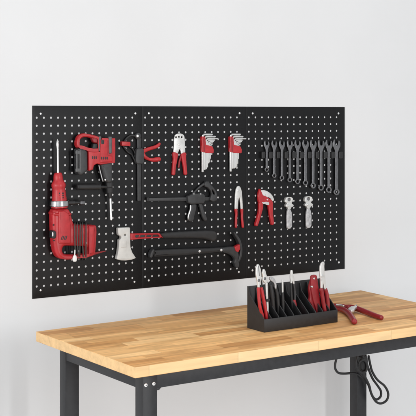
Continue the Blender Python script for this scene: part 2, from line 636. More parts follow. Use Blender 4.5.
for x, y in ((53.4, 225.0), (53.8, 240.6), (86.2, 243)):
    part('bolt', 'black' if x < 60 else 'screw', t, disc(B, x, y, 0.75, 1.62, 1.78, 0.03))
for x in (75.0, 77.6, 80.0, 82.6, 86.0):
    dx = random.uniform(-0.6, 0.6)
    loop = [(x, 223.2, 0.9), (x + dx * .5, 223.6, 1.6), (x + dx, 226, 1.92), (x + dx * .4, 240, 1.96), (x - dx, 252, 1.92), (x - dx, 257.6, 1.6), (x, 258.6, 0.9), (x, 258, 0.12), (x, 240, 0.1), (x, 224, 0.14)]
    part('power_cord', 'cord', t, tube3([B.at(a, b, z) for a, b, z in loop], 0.075, closed=True))
part('plug', 'plug', t, plate(B, [(73.4, 255.4), (76, 255), (76.8, 258.5), (76.2, 261.6), (73.2, 261.8), (72.6, 259)], 1.72, 2.1, 0.14, res=3),
     tube(B, [(74.6, 255.4), (75, 250)], 1.95, 0.6))
part('cord_guard', 'dark_red', t, lathe(B, [(86, 255.4, 2.4), (94, 253.6, 1.4), (106, 250.9, 0.35)], 0.85, n=14))

# ------------------------------------------------------------------ red and grey rotary hammer
t = thing('rotary_hammer', 'red and grey rotary hammer with drill bit pointing down and D handle', 'power tool', B, (100, 160))
hd = part('handle', 'red', t, plate(B, [(75.4, 148), (75.2, 141), (76.4, 136.6), (79.6, 133.6), (84.5, 132.8), (92, 134.6), (98.4, 136.2), (98.8, 151), (91, 151.2), (85.6, 150.2), (80, 148)],
                                    0.3, 1.35, 0.3, [[(78.6, 146), (78.4, 142), (79.6, 139), (82.5, 137.4), (87.5, 137.6), (91, 138.6), (96.4, 139), (96.6, 149.4), (91, 149.2), (85, 147.6)]], res=4, inset=0.04, soft=0.4))
part('trigger', 'dark_red', hd, plate(B, [(90.6, 137), (97, 137), (97, 143.4), (92.6, 142.6), (91.4, 140)], 0.5, 1.2, 0.15, res=3))
part('trigger_guard', 'black', hd, plate(B, [(92.4, 143.4), (97.2, 143.6), (97.2, 150), (89.4, 150.4), (91.4, 147.6)], 0.45, 1.15, 0.12, res=3))
part('collar', 'mid', t, plate(B, [(97.4, 136), (99.6, 136.2), (99.4, 144), (99, 151.4), (97, 151.2)], 0.25, 1.55, 0.2, res=3))
red_px = [(99.4, 137.4), (107.4, 138), (113.2, 137.8), (113.4, 150), (113, 163), (98.4, 164.6), (95, 163.6), (92, 165.4), (91, 169.6), (87.4, 170.8), (86.4, 170), (86.2, 150.8), (92, 151.6), (99, 151.2)]
bd = part('body', 'red', t, plate(B, red_px, 0.15, 1.55, 0.12, res=4, inset=0.03, soft=0))
part('gear_cover', 'red', bd, plate(B, [(100.4, 139.5), (107.3, 139.8), (107.3, 155), (112, 156), (112, 162), (100, 163)], 1.4, 1.72, 0.14, res=3))
part('slot_panel', 'mid', bd, plate(B, [(108.2, 136.6), (111.4, 136.6), (111.2, 153.4), (108.4, 153.8)], 1.2, 1.68, 0.1))
part('window', 'black', bd, plate(B, [(101.2, 139.8), (104.2, 140.2), (104.0, 144.2), (101.2, 144)], 1.7, 1.75, 0.02))
for x in (92, 93.8, 95.6):
    part('vent', 'black', bd, plate(B, [(x, 156), (x + 1.1, 156.2), (x + 1.1, 159.2), (x, 159.0)], 1.52, 1.58, 0.02))
for x in (100.8, 102.8, 104.8, 106.6):
    part('vent', 'black', bd, plate(B, [(x, 156.6), (x + 1.3, 156.8), (x + 1.3, 159.6), (x, 159.4)], 1.7, 1.75, 0.02))
bt = part('motor_pack', 'grey', t, plate(B, [(75, 148.4), (79.5, 147.8), (86, 150.6), (86.2, 170.6), (82.4, 173.6), (80.4, 175.6), (77.2, 175.2), (75.6, 173)], 0.2, 1.5, 0.25, res=3, inset=0.04, soft=0.4))
for x0, x1 in ((76, 77.6), (79.6, 80.8)):
    part('rib', 'mid', bt, plate(B, [(x0, 150), (x1, 150), (x1, 172.5), (x0, 172)], 1.42, 1.62, 0.08, res=3))
for y in (152.6, 170.2):
    part('band', 'mid', bt, plate(B, [(75.4, y - 1.8), (81, y - 2), (81, y + 2), (75.4, y + 1.8)], 1.42, 1.6, 0.08))
gh = part('gear_housing', 'grey', t, plate(B, [(98.6, 164), (104, 162.4), (110.6, 161.6), (110.8, 182), (108, 183.4), (103.4, 182), (101.6, 176), (99.6, 168.5)], 0.2, 1.6, 0.3, res=4, inset=0.04, soft=0.4))
part('edge_highlight', 'pipe', gh, tube(B, [(98.9, 165.5), (100.2, 171), (102.0, 178), (103.0, 181.2)], 1.15, 0.55))  # bright highlight along the housing edge, built as a pale tube
part('screw', 'screw', gh, disc(B, 105.2, 179.8, 0.8, 1.5, 1.66, 0.03))
part('chuck', 'rubber', t, lathe(B, [(109, 182, 3.0), (109.2, 183.5, 3.6), (109.4, 187, 3.4), (109.5, 187.4, 3.0), (109.6, 188, 3.5), (109.8, 192.5, 3.2), (110, 193, 2.2), (110.1, 197.6, 1.9), (110.2, 198.4, 1.4)], 0.95))
part('drill_bit', 'steel', t, lathe(B, [(110.3, 197.5, 1.15), (110.5, 203, 1.2), (111.0, 217.5, 1.25), (111.1, 219.5, 1.3), (111.15, 220.6, 0.3)], 0.95))
part('side_handle', 'rubber', t, lathe(B, [(76.4, 187, 2.0), (76.8, 187, 2.6), (77.8, 187, 2.7), (78.2, 187, 2.2), (78.8, 187, 2.6), (88, 187, 2.8), (98.4, 186.9, 2.7), (98.8, 186.9, 3.1), (99.8, 186.9, 3.1), (100.1, 186.9, 1.5), (108, 186.8, 1.3)], 0.95))

# ------------------------------------------------------------------ bar clamp with red trigger handles
t = thing('bar_clamp', 'upright black bar clamp with red trigger handles and red jaw pad', 'clamp', B, (138.5, 160))
part('bar', 'grey', t, plate(B, [(136.9, 138), (140.6, 138), (140.8, 200.6), (137.2, 201)], Z0 + 0.12, Z0 + 0.34, 0.03),
     plate(B, [(138.2, 139), (139.6, 139), (139.8, 200), (138.4, 200)], Z0 + 0.3, Z0 + 0.38, 0.02))
hs = part('housing', 'grey', t, plate(B, [(135.4, 149.6), (137, 148.2), (141.8, 148.2), (143, 150), (143, 162.4), (141.6, 164), (136, 164), (134.6, 161)], Z0, Z0 + 0.7, 0.12, res=3))
part('eye', 'grey', t, disc(B, 137.7, 136, 3.2, Z0 + 0.05, Z0 + 0.5, 0.1))
part('rivet', 'screw', t, disc(B, 137.6, 136, 1.35, Z0 + 0.46, Z0 + 0.58, 0.06))
part('jaw', 'black', t, tube(B, [(135.4, 136), (131, 135.6), (127, 138), (124.6, 141.4)], Z0 + 0.28, [1.3, 1.0, 1.0, 1.2]),
     tube(B, [(123.4, 146), (125.6, 149.4), (128.6, 152.6), (131.6, 154.4), (133.4, 158), (135, 161)], Z0 + 0.28, [1.0, 0.9, 0.9, 0.9, 0.9, 1.0]),
     tube(B, [(129.4, 146.6), (132.2, 148.6), (134, 151), (135.6, 155)], Z0 + 0.28, [0.8, 0.7, 0.7, 0.9]))
part('jaw_pad', 'red', t, plate(B, [(120.9, 141.4), (129.6, 141.8), (129.7, 146.2), (121, 145.8)], Z0 + 0.05, Z0 + 0.6, 0.08, res=3))
part('handle', 'red', t, tube(B, [(143, 151.4), (148, 149.2), (154, 147.4), (157.6, 145.8), (159.6, 143.6)], Z0 + 0.35, [2.2, 1.9, 1.8, 1.8, 1.3]))
part('trigger', 'red', t, tube(B, [(143.2, 153.4), (144.6, 156.6), (148.6, 159.0), (152.6, 159.8), (156.8, 159.4), (159.2, 159.2)], Z0 + 0.35, [1.6, 2.0, 1.5, 2.0, 2.4, 2.2]))

# ------------------------------------------------------------------ crimping pliers
t = thing('crimping_pliers', 'flat silver crimping pliers with three dark holes in the head and red handles', 'pliers', B, (179, 154))
dots = [[(x + 0.85 * math.cos(a * math.pi / 5), y + 1.05 * math.sin(a * math.pi / 5)) for a in range(10)] for x, y in ((175.8, 137.2), (178.7, 136.8), (181.5, 137.1))]
part('jaw', 'satin', t, plate(B, [(174, 138), (174.6, 135.4), (176.4, 133.8), (179.2, 133.3), (182, 133.8), (183.8, 135.4), (184.4, 138), (184.6, 147), (185.2, 153.4), (180.9, 154.4), (180.3, 150.6), (179.4, 148.6),
                                  (178.4, 150.6), (177.4, 154.2), (172.8, 153.2), (173.8, 147)], Z0 + 0.08, Z0 + 0.3, 0.03, dots, soft=0.4))
part('joint', 'satin', t, disc(B, 179.2, 144.4, 1.1, Z0 + 0.26, Z0 + 0.36, 0.04))
part('handle', 'red', t, plate(B, [(172.3, 152.6), (174.5, 152), (177.8, 153.6), (176.8, 160), (175.4, 167), (174.8, 174.4), (173.2, 175.4), (171.7, 174.6), (172.2, 166), (173, 159)], Z0, Z0 + 0.42, 0.12, res=3))
part('handle', 'red', t, plate(B, [(180.5, 154.2), (183.5, 152.2), (185.9, 152.8), (185.6, 158), (186.2, 166), (187, 174), (185.4, 175.2), (183.8, 174.6), (183, 167), (181.6, 160)], Z0, Z0 + 0.42, 0.12, res=3))
part('lock_lever', 'dark_red', t, plate(B, [(180.4, 155.6), (181.4, 157), (180, 162), (179, 168.2), (177.7, 167.6), (178.4, 161)], Z0 + 0.05, Z0 + 0.28, 0.06))

# ------------------------------------------------------------------ hex key sets
RANK = ['longest', 'second longest', 'third longest', 'middle sized', 'third shortest', 'second shortest', 'shortest']
for dx, where in ((0.0, 'holder beside the crimping pliers'), (28.0, 'holder above the slim pliers')):
    t = thing('hex_key_holder', 'red plastic hex key ' + where, 'tool holder', B, (203 + dx, 144), 'red hex key holders')
    part('clip', 'red', t, plate(B, [(201.2 + dx, 136.4), (204.4 + dx, 136.6), (205 + dx, 144.6), (211.6 + dx, 146.4), (212.9 + dx, 149.6), (212.6 + dx, 153.2), (206 + dx, 153), (201.4 + dx, 152)], Z0, Z0 + 0.55, 0.06, res=3))
    part('rib', 'dark_red', t, plate(B, [(203.2 + dx, 137), (204.3 + dx, 137), (204.8 + dx, 151.5), (203.6 + dx, 151.4)], Z0 + 0.5, Z0 + 0.6, 0.03))
    keys = [(202.6, 134.4, 212.0, 171.6, 1.1), (204.5, 136.6, 215.0, 169.4, 1.0), (206.0, 138.7, 217.6, 168.8, 0.9), (207.3, 140.2, 214.4, 167, 0.85),
            (208.6, 141.6, 213.4, 163, 0.8), (209.6, 143.0, 212.6, 161.8, 0.7), (210.5, 144.4, 212.2, 158.4, 0.6)]
    if dx:
        keys = [(a, b, c - 0.3 * (i % 2), d + (-0.6, -1.2, -0.8, 0.3, 3.4, 1.6, 0.4)[i], e) for i, (a, b, c, d, e) in enumerate(keys)]
    for (x, y, xe, yb, r), rank in zip(keys, RANK):
        zc = Z0 + 0.62 + 0.004 * (202 - x) * 0 if x < 203 else Z0 + 0.30
        zc = Z0 + 0.36
        pts = [(x + dx, yb), (x + dx, y + 4), (x + dx + 0.3, y + 1.2), (x + dx + 1.6, y + 0.1), (x + dx + 3.4, y), (xe + dx, y)]
        pts = [p for i, p in enumerate(pts) if i < 4 or p[0] > x + dx + 2] if xe - x > 4 else [(x + dx, yb), (x + dx, y + 2), (x + dx + 0.7, y + 0.1), (xe + dx, y)]
        if xe - x > 4 and pts[-1][0] - pts[-2][0] < 0.5:
            pts.pop(-2)
        single('hex_key', rank + ' silver hex key in the red ' + where, 'hex key', B, (x + dx, y), 'steel',
               tube(B, pts, zc, r, smooth=False, res=1), group='silver hex keys in red holders', sharp=25)

# ------------------------------------------------------------------ dark grey quick clamp
t = thing('quick_clamp', 'dark grey one-handed bar clamp lying level with two hanging handles', 'clamp', B, (194, 200))
part('bar', 'grey', t, plate(B, [(147.6, 198), (188, 197.2), (214, 197), (214, 200.4), (188, 200.8), (147.6, 201)], Z0 + 0.1, Z0 + 0.34, 0.03))
part('bar_stop', 'black', t, plate(B, [(146.2, 197.4), (148.4, 197.2), (148.6, 201.4), (146.4, 201.6)], Z0 + 0.02, Z0 + 0.5, 0.06))
part('body', 'grey', t, plate(B, [(186.4, 196.2), (190, 194.6), (193, 193.4), (202, 193.4), (204, 195.4), (204, 200.6), (202.4, 203.4), (196, 203.8), (190.4, 204.2), (187.2, 202.8)], Z0, Z0 + 0.75, 0.14, res=3))
for x in (193.6, 200.4):
    part('screw', 'pipe', t, disc(B, x, 193.9, 0.7, Z0 + 0.5, Z0 + 0.78, 0.04))
part('jaw', 'grey', t, tube(B, [(193, 194), (197, 189.4), (201.6, 185.6), (205.6, 183.2)], Z0 + 0.3, [1.1, 1.0, 1.2, 1.8]),
     plate(B, [(203.4, 184), (205, 181.2), (208, 181.2), (209.4, 184), (212.6, 187), (215.6, 191.4), (216.8, 196), (216, 200.4), (212.6, 201.8), (209.4, 200.4), (209.8, 197), (210.8, 194.2), (209.8, 190.6), (207, 187.6), (204.6, 187)],
           Z0 + 0.08, Z0 + 0.6, 0.12, [[(211, 189), (213.4, 191.8), (214.2, 194.6), (212.6, 194.2), (211.6, 191.4)]], res=3))
hl = part('handle', 'grey', t, plate(B, [(190.2, 203.6), (196.2, 203.6), (195.2, 210), (193.6, 216), (192.6, 221.4), (190, 222), (187.3, 220.6), (187.8, 215.6), (189.8, 209.4)], Z0 + 0.05, Z0 + 0.62, 0.16, res=3, soft=0.4))
part('steel_edge', 'steel', hl, tube(B, [(190.7, 205), (190.6, 208.4), (189.2, 212.8), (188.2, 216.6), (188.1, 219.4)], Z0 + 0.52, [0.5, 0.75, 0.85, 0.8, 0.5]))
part('trigger', 'grey', t, plate(B, [(198, 203.2), (201.6, 203.2), (203.2, 209.6), (205.6, 215.6), (207, 220), (204.6, 221.4), (202.6, 219.4), (200.6, 213.6), (199.4, 208.6)], Z0 + 0.05, Z0 + 0.5, 0.14, res=3, soft=0.4))

# ------------------------------------------------------------------ slim pliers
t = thing('slim_pliers', 'slim long silver pliers with short red grips hanging beside the panel seam', 'pliers', B, (238.6, 208))
part('jaw', 'satin', t, plate(B, [(236.4, 187), (238.2, 185.6), (240, 186.8), (241.4, 190.4), (241.9, 197), (242.8, 210), (240.4, 210), (239.9, 201), (238.9, 196.6), (238, 201), (237.4, 210), (234.3, 210), (234.8, 198), (235.2, 191)],
                              Z0 + 0.08, Z0 + 0.32, 0.06, res=3, soft=0.4))
part('joint', 'steel', t, disc(B, 238.3, 190.2, 1.2, Z0 + 0.3, Z0 + 0.38, 0.04))
part('handle', 'red', t, tube(B, [(235.8, 209.6), (236.2, 214), (236.0, 219), (235.9, 227)], Z0 + 0.22, [1.7, 1.35, 1.3, 1.3]))
part('handle', 'red', t, tube(B, [(241.7, 209.6), (241.9, 214), (242.0, 219), (242.8, 227)], Z0 + 0.22, [1.7, 1.35, 1.3, 1.3]))

# ------------------------------------------------------------------ pipe cutter
t = thing('pipe_cutter', 'red ratchet pipe cutter with hooked silver blade', 'cutter', B, (264, 200))
part('blade', 'satin', t, plate(B, [(260.4, 190.2), (263, 189.9), (266.4, 190.8), (270, 193), (272.6, 196), (273.9, 199.6), (273, 201.4), (271.4, 200.4), (270.4, 198.4), (268, 197), (262, 198)], Z0 + 0.16, Z0 + 0.28, 0.02, soft=0.4))
part('handle', 'red', t, plate(B, [(259.4, 188.4), (260.6, 191), (262.4, 195.2), (265.4, 196.2), (268, 198), (271, 199.6), (272.4, 202.4), (272.3, 212), (273.4, 223.6), (272.4, 225), (270.8, 224.8), (269, 216), (267.8, 206.8), (266, 203.2),
                                   (262.9, 202.8), (261.6, 207), (259.8, 206), (258, 201.4), (257.4, 196.6), (258.2, 191.4)], Z0, Z0 + 0.48, 0.12, res=3))
part('lever', 'red', t, plate(B, [(258.4, 201), (262.6, 202.6), (262.4, 208), (260.2, 216), (258, 223), (257, 226.2), (255, 226.2), (254.5, 224.4), (256.2, 219.2), (258.4, 211)], Z0 + 0.02, Z0 + 0.56, 0.13, res=3, soft=0.4))
part('spring', 'satin', t, plate(B, [(261.8, 202), (263.6, 202.4), (266, 201.6), (269, 202.4), (269, 205), (266.6, 205), (264.6, 204), (262.6, 204.2)], Z0 + 0.4, Z0 + 0.56, 0.04))
part('screw', 'steel', t, disc(B, 267.4, 199.6, 0.9, Z0 + 0.46, Z0 + 0.55, 0.04))

# ------------------------------------------------------------------ two pipe spanners
for dx, dy, lab in ((0, 0, 'silver spanner with a round open jaw hanging next to the red pipe cutter'), (19.4, -0.7, 'silver spanner with a round open jaw hanging under the longer wrenches')):
    t = thing('jaw_spanner', lab, 'wrench', B, (288.5 + dx, 205 + dy), 'pair of silver spanners on the pegboard')
    q = lambda pts: [(x + dx, y + dy) for x, y in pts]
    part('jaw', 'satin', t, plate(B, q([(284.8, 198.6), (285.8, 197.2), (288.4, 196.8), (291, 197.2), (292.2, 198.6), (292, 201.4), (290.6, 202.6), (291.2, 204), (292.8, 204.6), (292.6, 206.4), (290.4, 207),
                                        (289.8, 209.4), (287.2, 209.4), (286.8, 207.2), (284.8, 206.6), (284.7, 204.8), (286, 204), (286.2, 202.8), (284.4, 202), (284.4, 200.6)]),
                                  Z0 + 0.05, Z0 + 0.5, 0.025, [q([(288.4 + 1.75 * math.cos(a * math.pi / 6), 199.4 + 1.9 * math.sin(a * math.pi / 6)) for a in range(12)])], res=1, soft=0.4))
    part('bushing', 'chrome', t, disc(B, 288.4 + dx, 199.4 + dy, 1.7, Z0 + 0.02, Z0 + 0.3, 0.04))
    part('nut', 'steel', t, disc(B, 288.4 + dx, 205.4 + dy, 1.2, Z0 + 0.46, Z0 + 0.58, 0.05, n=6))
    part('handle', 'pipe', t, plate(B, q([(287.4, 208.8), (289.8, 208.8), (291.2, 212), (291.7, 217), (291.6, 226), (290.4, 228.4), (287.4, 229.2), (286.4, 227), (286.2, 217), (286.6, 212)]), Z0 + 0.05, Z0 + 0.45, 0.14, res=3))

# ------------------------------------------------------------------ wrench rack and ten combination wrenches
wx = [266.5, 274.1, 281.8, 289.6, 297.4, 305.3, 313.0, 320.9, 328.7, 336.4]
wb = [169.6, 175.6, 177.8, 179.8, 181.5, 182.8, 185.6, 187.6, 189.8, 192.0]
t = thing('wrench_rack', 'black plastic rack strip clipped across the row of combination wrenches', 'tool rack', B, (300, 155))
rail = part('strip', 'black', t, plate(B, [(262, 152.6), (341, 151.6), (341, 157.2), (262, 158.2)], Z0, Z0 + 0.14, 0.04))
for x in [(a + b) / 2 for a, b in zip(wx[:-1], wx[1:])] + [262.9, 340.2]:
    w = 1.7
    part('clip', 'black', t, plate(B, [(x - w, 151.8), (x + w, 151.6), (x + w, 158.2), (x - w, 158.6)], Z0 + 0.05, Z0 + 0.5, 0.08, res=3))
WR = ['shortest', 'second shortest', 'third shortest', 'fourth shortest', 'fifth shortest', 'fifth longest', 'fourth longest', 'third longest', 'second longest', 'longest']
for i, (x, yb) in enumerate(zip(wx, wb)):
    s = 0.92 + 0.035 * i
    top = 141.4 - 0.1 * i
    head = [(-2.9, 1.6), (-2.3, -0.6), (-1.5, -0.9), (-1.3, 2.6), (-0.2, 4.4), (1.3, 3.4), (1.5, 0.1), (2.3, 0.2), (3.0, 2.2), (2.9, 4.8), (1.9, 6.8), (1.15, 9)]
    right = [(x + a * s, top + b * s) for a, b in head]
    rr = 2.0 + 0.10 * i
    sw_ = 1.0 + 0.03 * i
    ring = [(x + rr * math.sin(a), yb - rr * 1.12 * math.cos(a)) for a in [math.radians(28 + k * (304 / 16)) for k in range(17)]]
    outline = right + [(x + sw_, yb - rr * 1.12 - 1)] + ring + [(x - sw_, yb - rr * 1.12 - 1), (x - 1.15 * s, top + 9 * s), (x - 1.9 * s, top + 6.8 * s), (x - 2.8 * s, top + 4.8 * s)]
    hole = [(x + rr * 0.56 * math.cos(a * math.pi / 6), yb + rr * 0.62 * math.sin(a * math.pi / 6)) for a in range(12)]
    end = ' wrench in the rack' if i not in (0, 9) else ' wrench, at the end of the rack'
    single('combination_wrench', WR[i] + ' dark chrome combination' + end, 'wrench', B, (x, 155), 'chrome',
           plate(B, outline, Z0 + 0.16, Z0 + 0.36, 0.05, [hole]), group='combination wrenches hanging in the rack')

# ------------------------------------------------------------------ axe
t = thing('axe', 'hatchet with pale steel head and red and black handle hung level', 'axe', B, (125, 240))
part('head', 'axe', t, plate(B, [(117, 227.8), (129, 227.2), (129.2, 240), (129.5, 247), (131.2, 252), (135, 257.8), (131, 259.4), (125, 260.3), (120, 260.2), (115.6, 259), (117.2, 252), (118, 245), (118.2, 239.6),
                                 (119.6, 239), (120.4, 237.4), (119.8, 235.8), (117.6, 235.2), (117.2, 233)], Z0 + 0.1, Z0 + 0.75, 0.08,
                             [[(124.2 + 0.85 * math.cos(a * math.pi / 5), 234.8 + 0.95 * math.sin(a * math.pi / 5)) for a in range(10)]]),
     plate(B, [(121.2, 241), (126.4, 240.6), (126.6, 247.4), (121, 247.8)], Z0 + 0.7, Z0 + 0.79, 0.03))
hn = part('handle', 'red', t, plate(B, [(129.3, 233.4), (140, 233.2), (158.8, 233.0), (162.4, 237.6), (150, 238.2), (140, 238.9), (129.4, 239.8)], Z0 + 0.12, Z0 + 0.66, 0.1,
                                    [[(134.6, 234.9), (157.4, 234.5), (159.2, 236.5), (134.6, 237.5)]], res=3))
part('core', 'black', hn, plate(B, [(134, 234.6), (158, 234.2), (160, 237), (134, 237.8)], Z0 + 0.18, Z0 + 0.5, 0.03))
for x in (139, 145.2, 151.4):
    part('rib', 'dark_red', hn, plate(B, [(x, 234.6), (x + 1.6, 234.5), (x + 0.6, 237.6), (x - 1, 237.7)], Z0 + 0.4, Z0 + 0.58, 0.04))
part('grip', 'rubber', t, plate(B, [(159.4, 233.2), (168, 232.2), (180, 231.3), (192, 230.7), (204, 230.3), (212, 230.3), (215.4, 231.8), (216.4, 235), (215.8, 239), (214, 241.4), (211.6, 241.8), (208.4, 240.2), (204, 238.9), (192, 238.3),
                                    (176, 238.4), (164, 238.4), (161.6, 237.6)], Z0 + 0.02, Z0 + 0.82, 0.3, res=4, soft=0.4))

# ------------------------------------------------------------------ claw hammer
t = thing('claw_hammer', 'black claw hammer with a red patch on its head, hung level', 'hammer', B, (200, 252))
part('handle', 'rubber', t, plate(B, [(152.6, 250), (160, 249.4), (178, 248.6), (200, 248.1), (215, 247.5), (226, 246.9), (226, 252.6), (215, 252.2), (200, 253.8), (186, 255), (170, 255.9), (153, 256.8)], Z0 + 0.02, Z0 + 0.82, 0.28, res=4))
part('end_cap', 'grey', t, plate(B, [(152.2, 248.8), (153.2, 249), (153, 251.6), (151.6, 256.2), (150.2, 257.8), (148.9, 257.2), (149.2, 253.6), (150.6, 250)], Z0, Z0 + 0.9, 0.14, res=3))
for x, y in ((199.3, 251.2), (221.1, 250.0)):
    part('rivet', 'screw', t, disc(B, x, y, 1.3, Z0 + 0.62, Z0 + 0.86, 0.06))
hd = part('head', 'grey', t, plate(B, [(221, 247.4), (228, 246.6), (234.4, 246.2), (238.4, 248), (237.2, 252.4), (238, 256), (237.2, 260), (238.5, 265.4), (237, 267.4), (235.2, 267.8), (233, 263), (234, 258.8), (231, 255.4), (226, 253), (221, 252.2)],
                                   Z0 + 0.05, Z0 + 0.85, 0.2, res=3, soft=0.4))
part('claw', 'grey', hd, plate(B, [(232, 231.6), (233.6, 232.4), (237.2, 236.2), (239.8, 241), (241, 246.6), (241, 253), (239.8, 258.4), (237.4, 262.4), (236.6, 260.6), (238.2, 256), (239, 250.6), (238.4, 245), (236.4, 239.8), (233.4, 235.2)],
                               Z0 + 0.1, Z0 + 0.9, 0.1, res=3, soft=0.4))
part('badge', 'red', hd, plate(B, [(233.4, 247), (238.6, 244), (239, 248.6), (237, 252.2), (234.6, 250.8)], Z0 + 0.3, Z0 + 0.94, 0.05))

# ------------------------------------------------------------------ workbench
GROUND = Frame((0, 0, BENCH_Z), (1, 0, 0), (0, 1, 0), (0, 0, 1))
cF, cBL, cBR = GROUND.at(134.9, 367.0), GROUND.at(36.0, 331.5), GROUND.at(360.7, 290.2)
q1, q2 = GROUND.at(416, 326.3), GROUND.at(416, 302.3)


def meet(a, b, c, d):
    r, s = (b - a).xy, (d - c).xy
    k = (c - a).xy.cross(s) / r.cross(s)
    return a + (b - a) * k


cFR = meet(cF, q1, cBR, q2)
ex = (cFR - cF).normalized()
ey = Vector((-ex.y, ex.x, 0))
BENCH = Frame((cF.x, cF.y, 0), ex, ey, (0, 0, 1))


def loc(p):
    d = p - cF
    return (d.dot(ex), d.dot(ey))


quad = [loc(p) for p in (cF, cFR, cBR, cBL)]
TH = 1.16
t = thing('workbench', 'workbench with pale butcher block top on a charcoal steel frame', 'workbench', BENCH, (0, 0, 0))
top = part('benchtop', 'wood', t, prism(quad, BENCH_Z - TH, BENCH_Z, 0.05, 2))
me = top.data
me.materials.append(M['edge'])                 # slab sides in paler wood, their brighter light painted in
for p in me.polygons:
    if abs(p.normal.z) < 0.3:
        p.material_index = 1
LX, RX = 2.0, quad[1][0] - 2.0
DEP = quad[3][1]
FY, BY = 1.8, DEP - 1.8
PX, PY = 1.75, 1.6
ZT = BENCH_Z - TH - 0.004


def skew(x, y):                                # keeps the frame parallel to the slab's edges
    k = y / DEP
    return (x + quad[3][0] * k * (1 - x / quad[1][0]) + (quad[2][0] - quad[1][0]) * k * (x / quad[1][0]), y + (quad[2][1] - DEP) * (x / quad[1][0]) * k)


def post(x, y):
    c = skew(x, y)
    return box(c[0], c[0] + PX, c[1], c[1] + PY, 0.0, ZT, 0.06)


def rail_geo(a, b, w, z0, z1):
    a, b = Vector(a), Vector(b)
    n = Vector((-(b - a).y, (b - a).x)).normalized() * w
    return prism([a, b, b + n, a + n], z0, z1, 0.03)


fl, fr_, bl, br = skew(LX, FY), skew(RX - PX, FY), skew(LX, BY - PY), skew(RX - PX, BY - PY)
legs = []
for p in ((LX, FY), (RX - PX, FY), (LX, BY - PY), (RX - PX, BY - PY)):
    legs.append(part('leg', 'frame', t, post(*p)))
AZ = ZT - 1.88
part('apron', 'frame', t, rail_geo((fl[0] + PX - 0.02, fl[1] + 0.05), (fr_[0] + 0.02, fr_[1] + 0.05), 1.2, AZ, ZT - 0.01))
part('apron', 'frame', t, rail_geo((bl[0] + PX - 0.02, bl[1] + 0.3), (br[0] + 0.02, br[1] + 0.3), 1.0, AZ, ZT - 0.01))
part('apron', 'frame', t, rail_geo((fl[0] + 1.25, fl[1] + PY - 0.02), (bl[0] + 1.25, bl[1] + 0.02), 1.2, AZ, ZT - 0.01))
part('apron', 'frame', t, rail_geo((fr_[0] + 1.5, fr_[1] + PY - 0.02), (br[0] + 1.5, br[1] + 0.02), 1.2, AZ, ZT - 0.01))
GUS = Frame(BENCH.o + ex * fl[0] + ey * fl[1], ex, (0, 0, 1), -ey)


def to_bench(g):
    """Geometry given in the upright frame of the bench front, carried into bench inches."""
    v, f = g
    return ([Vector((fl[0] + p[0], fl[1] - p[2], p[1])) for p in v], f)


part('gusset', 'frame', t, to_bench(prism([(PX - 0.05, ZT - 2.1), (PX + 0.25, ZT - 2.1), (PX + 0.5, ZT - 1.86), (PX - 0.05, ZT - 1.86)], -0.3, -0.03, 0.02)))
for x, y in ((145.6, 385.0), (153.5, 383.6)):
    c = GUS.at(x, y, 0)
    n = 18
    r = 0.2
    hd_ = plate2([[(c.x + r * math.cos(2 * math.pi * k / n), c.y + r * math.sin(2 * math.pi * k / n)) for k in range(n)]], -0.02, 0.13, 0.1, 4)
    bl_ = part('bolt', 'screw', t, to_bench(hd_))
    sock = plate2([[(c.x + 0.075 * math.cos(math.pi / 3 * k), c.y + 0.075 * math.sin(math.pi / 3 * k)) for k in range(6)]], 0.11, 0.136, 0.004)
    part('socket', 'mid', bl_, to_bench(sock))

# ------------------------------------------------------------------ power cord hanging by the far leg
lp = Vector((br[0], br[1], 0))
CORD = Frame(BENCH.o + ex * lp.x + ey * (lp.y - 0.35), ex, (0, 0, 1), -ey)
t = thing('power_cord', 'black power cord looped under the bench by the far leg', 'cord', CORD, (362, 362))
part('cable', 'black', t,
     tube(CORD, [(336.6, 358), (335.2, 364), (335.4, 369), (338.4, 372.8), (344, 373.6), (351, 373.2), (357, 374), (363, 378), (368, 384), (371, 392.6), (373.6, 397.6), (377, 399.4), (380.6, 396.4), (380.8, 391), (377.4, 385.4), (372.6, 378.6), (368.6, 369), (366.4, 361), (366, 356)], [0.1 + 0.02 * k for k in range(19)], 1.1),
     tube(CORD, [(368.6, 356), (370.2, 364), (372.2, 371.4), (377.2, 379.6), (384.6, 386), (388.2, 393.4), (386.8, 400), (381.4, 403.4), (376, 401.6), (371.4, 394), (369.4, 386), (366, 378.6), (362.4, 371), (362.8, 362), (363, 356)], [0.55 + 0.015 * k for k in range(15)], 1.1),
     tube(CORD, [(357.4, 356), (356, 363), (357.6, 369.6), (361.6, 372.4), (365.8, 370.6), (367, 365), (364.4, 360.4), (360.4, 360.8), (358.4, 365)], [0.95, 1.0, 1.0, 1.0, 1.0, 1.05, 1.05, 1.05, 0.9], 1.2))
part('plug', 'black', t, plate(CORD, [(359.6, 357), (366, 356), (367, 364), (366, 371), (362.6, 373), (359.4, 369)], 0.05, 0.9, 0.2, res=3))

# ------------------------------------------------------------------ tool tray on the bench
tFL, tFR = GROUND.at(264.3, 332.7), GROUND.at(337.7, 322.3)
tx = (tFR - tFL).normalized()
ty = Vector((-tx.y, tx.x, 0))
TRAY = Frame((tFL.x, tFL.y, BENCH_Z + 0.01), tx, (0, 0, 1), -ty)
TL = (tFR - tFL).length
TD, HF, HB = 3.4, 1.52, 5.0
t = thing('tool_tray', 'black slotted tray with sloping dividers standing on the bench', 'tool organizer', TRAY, (TL / 2, 0, -TD / 2))


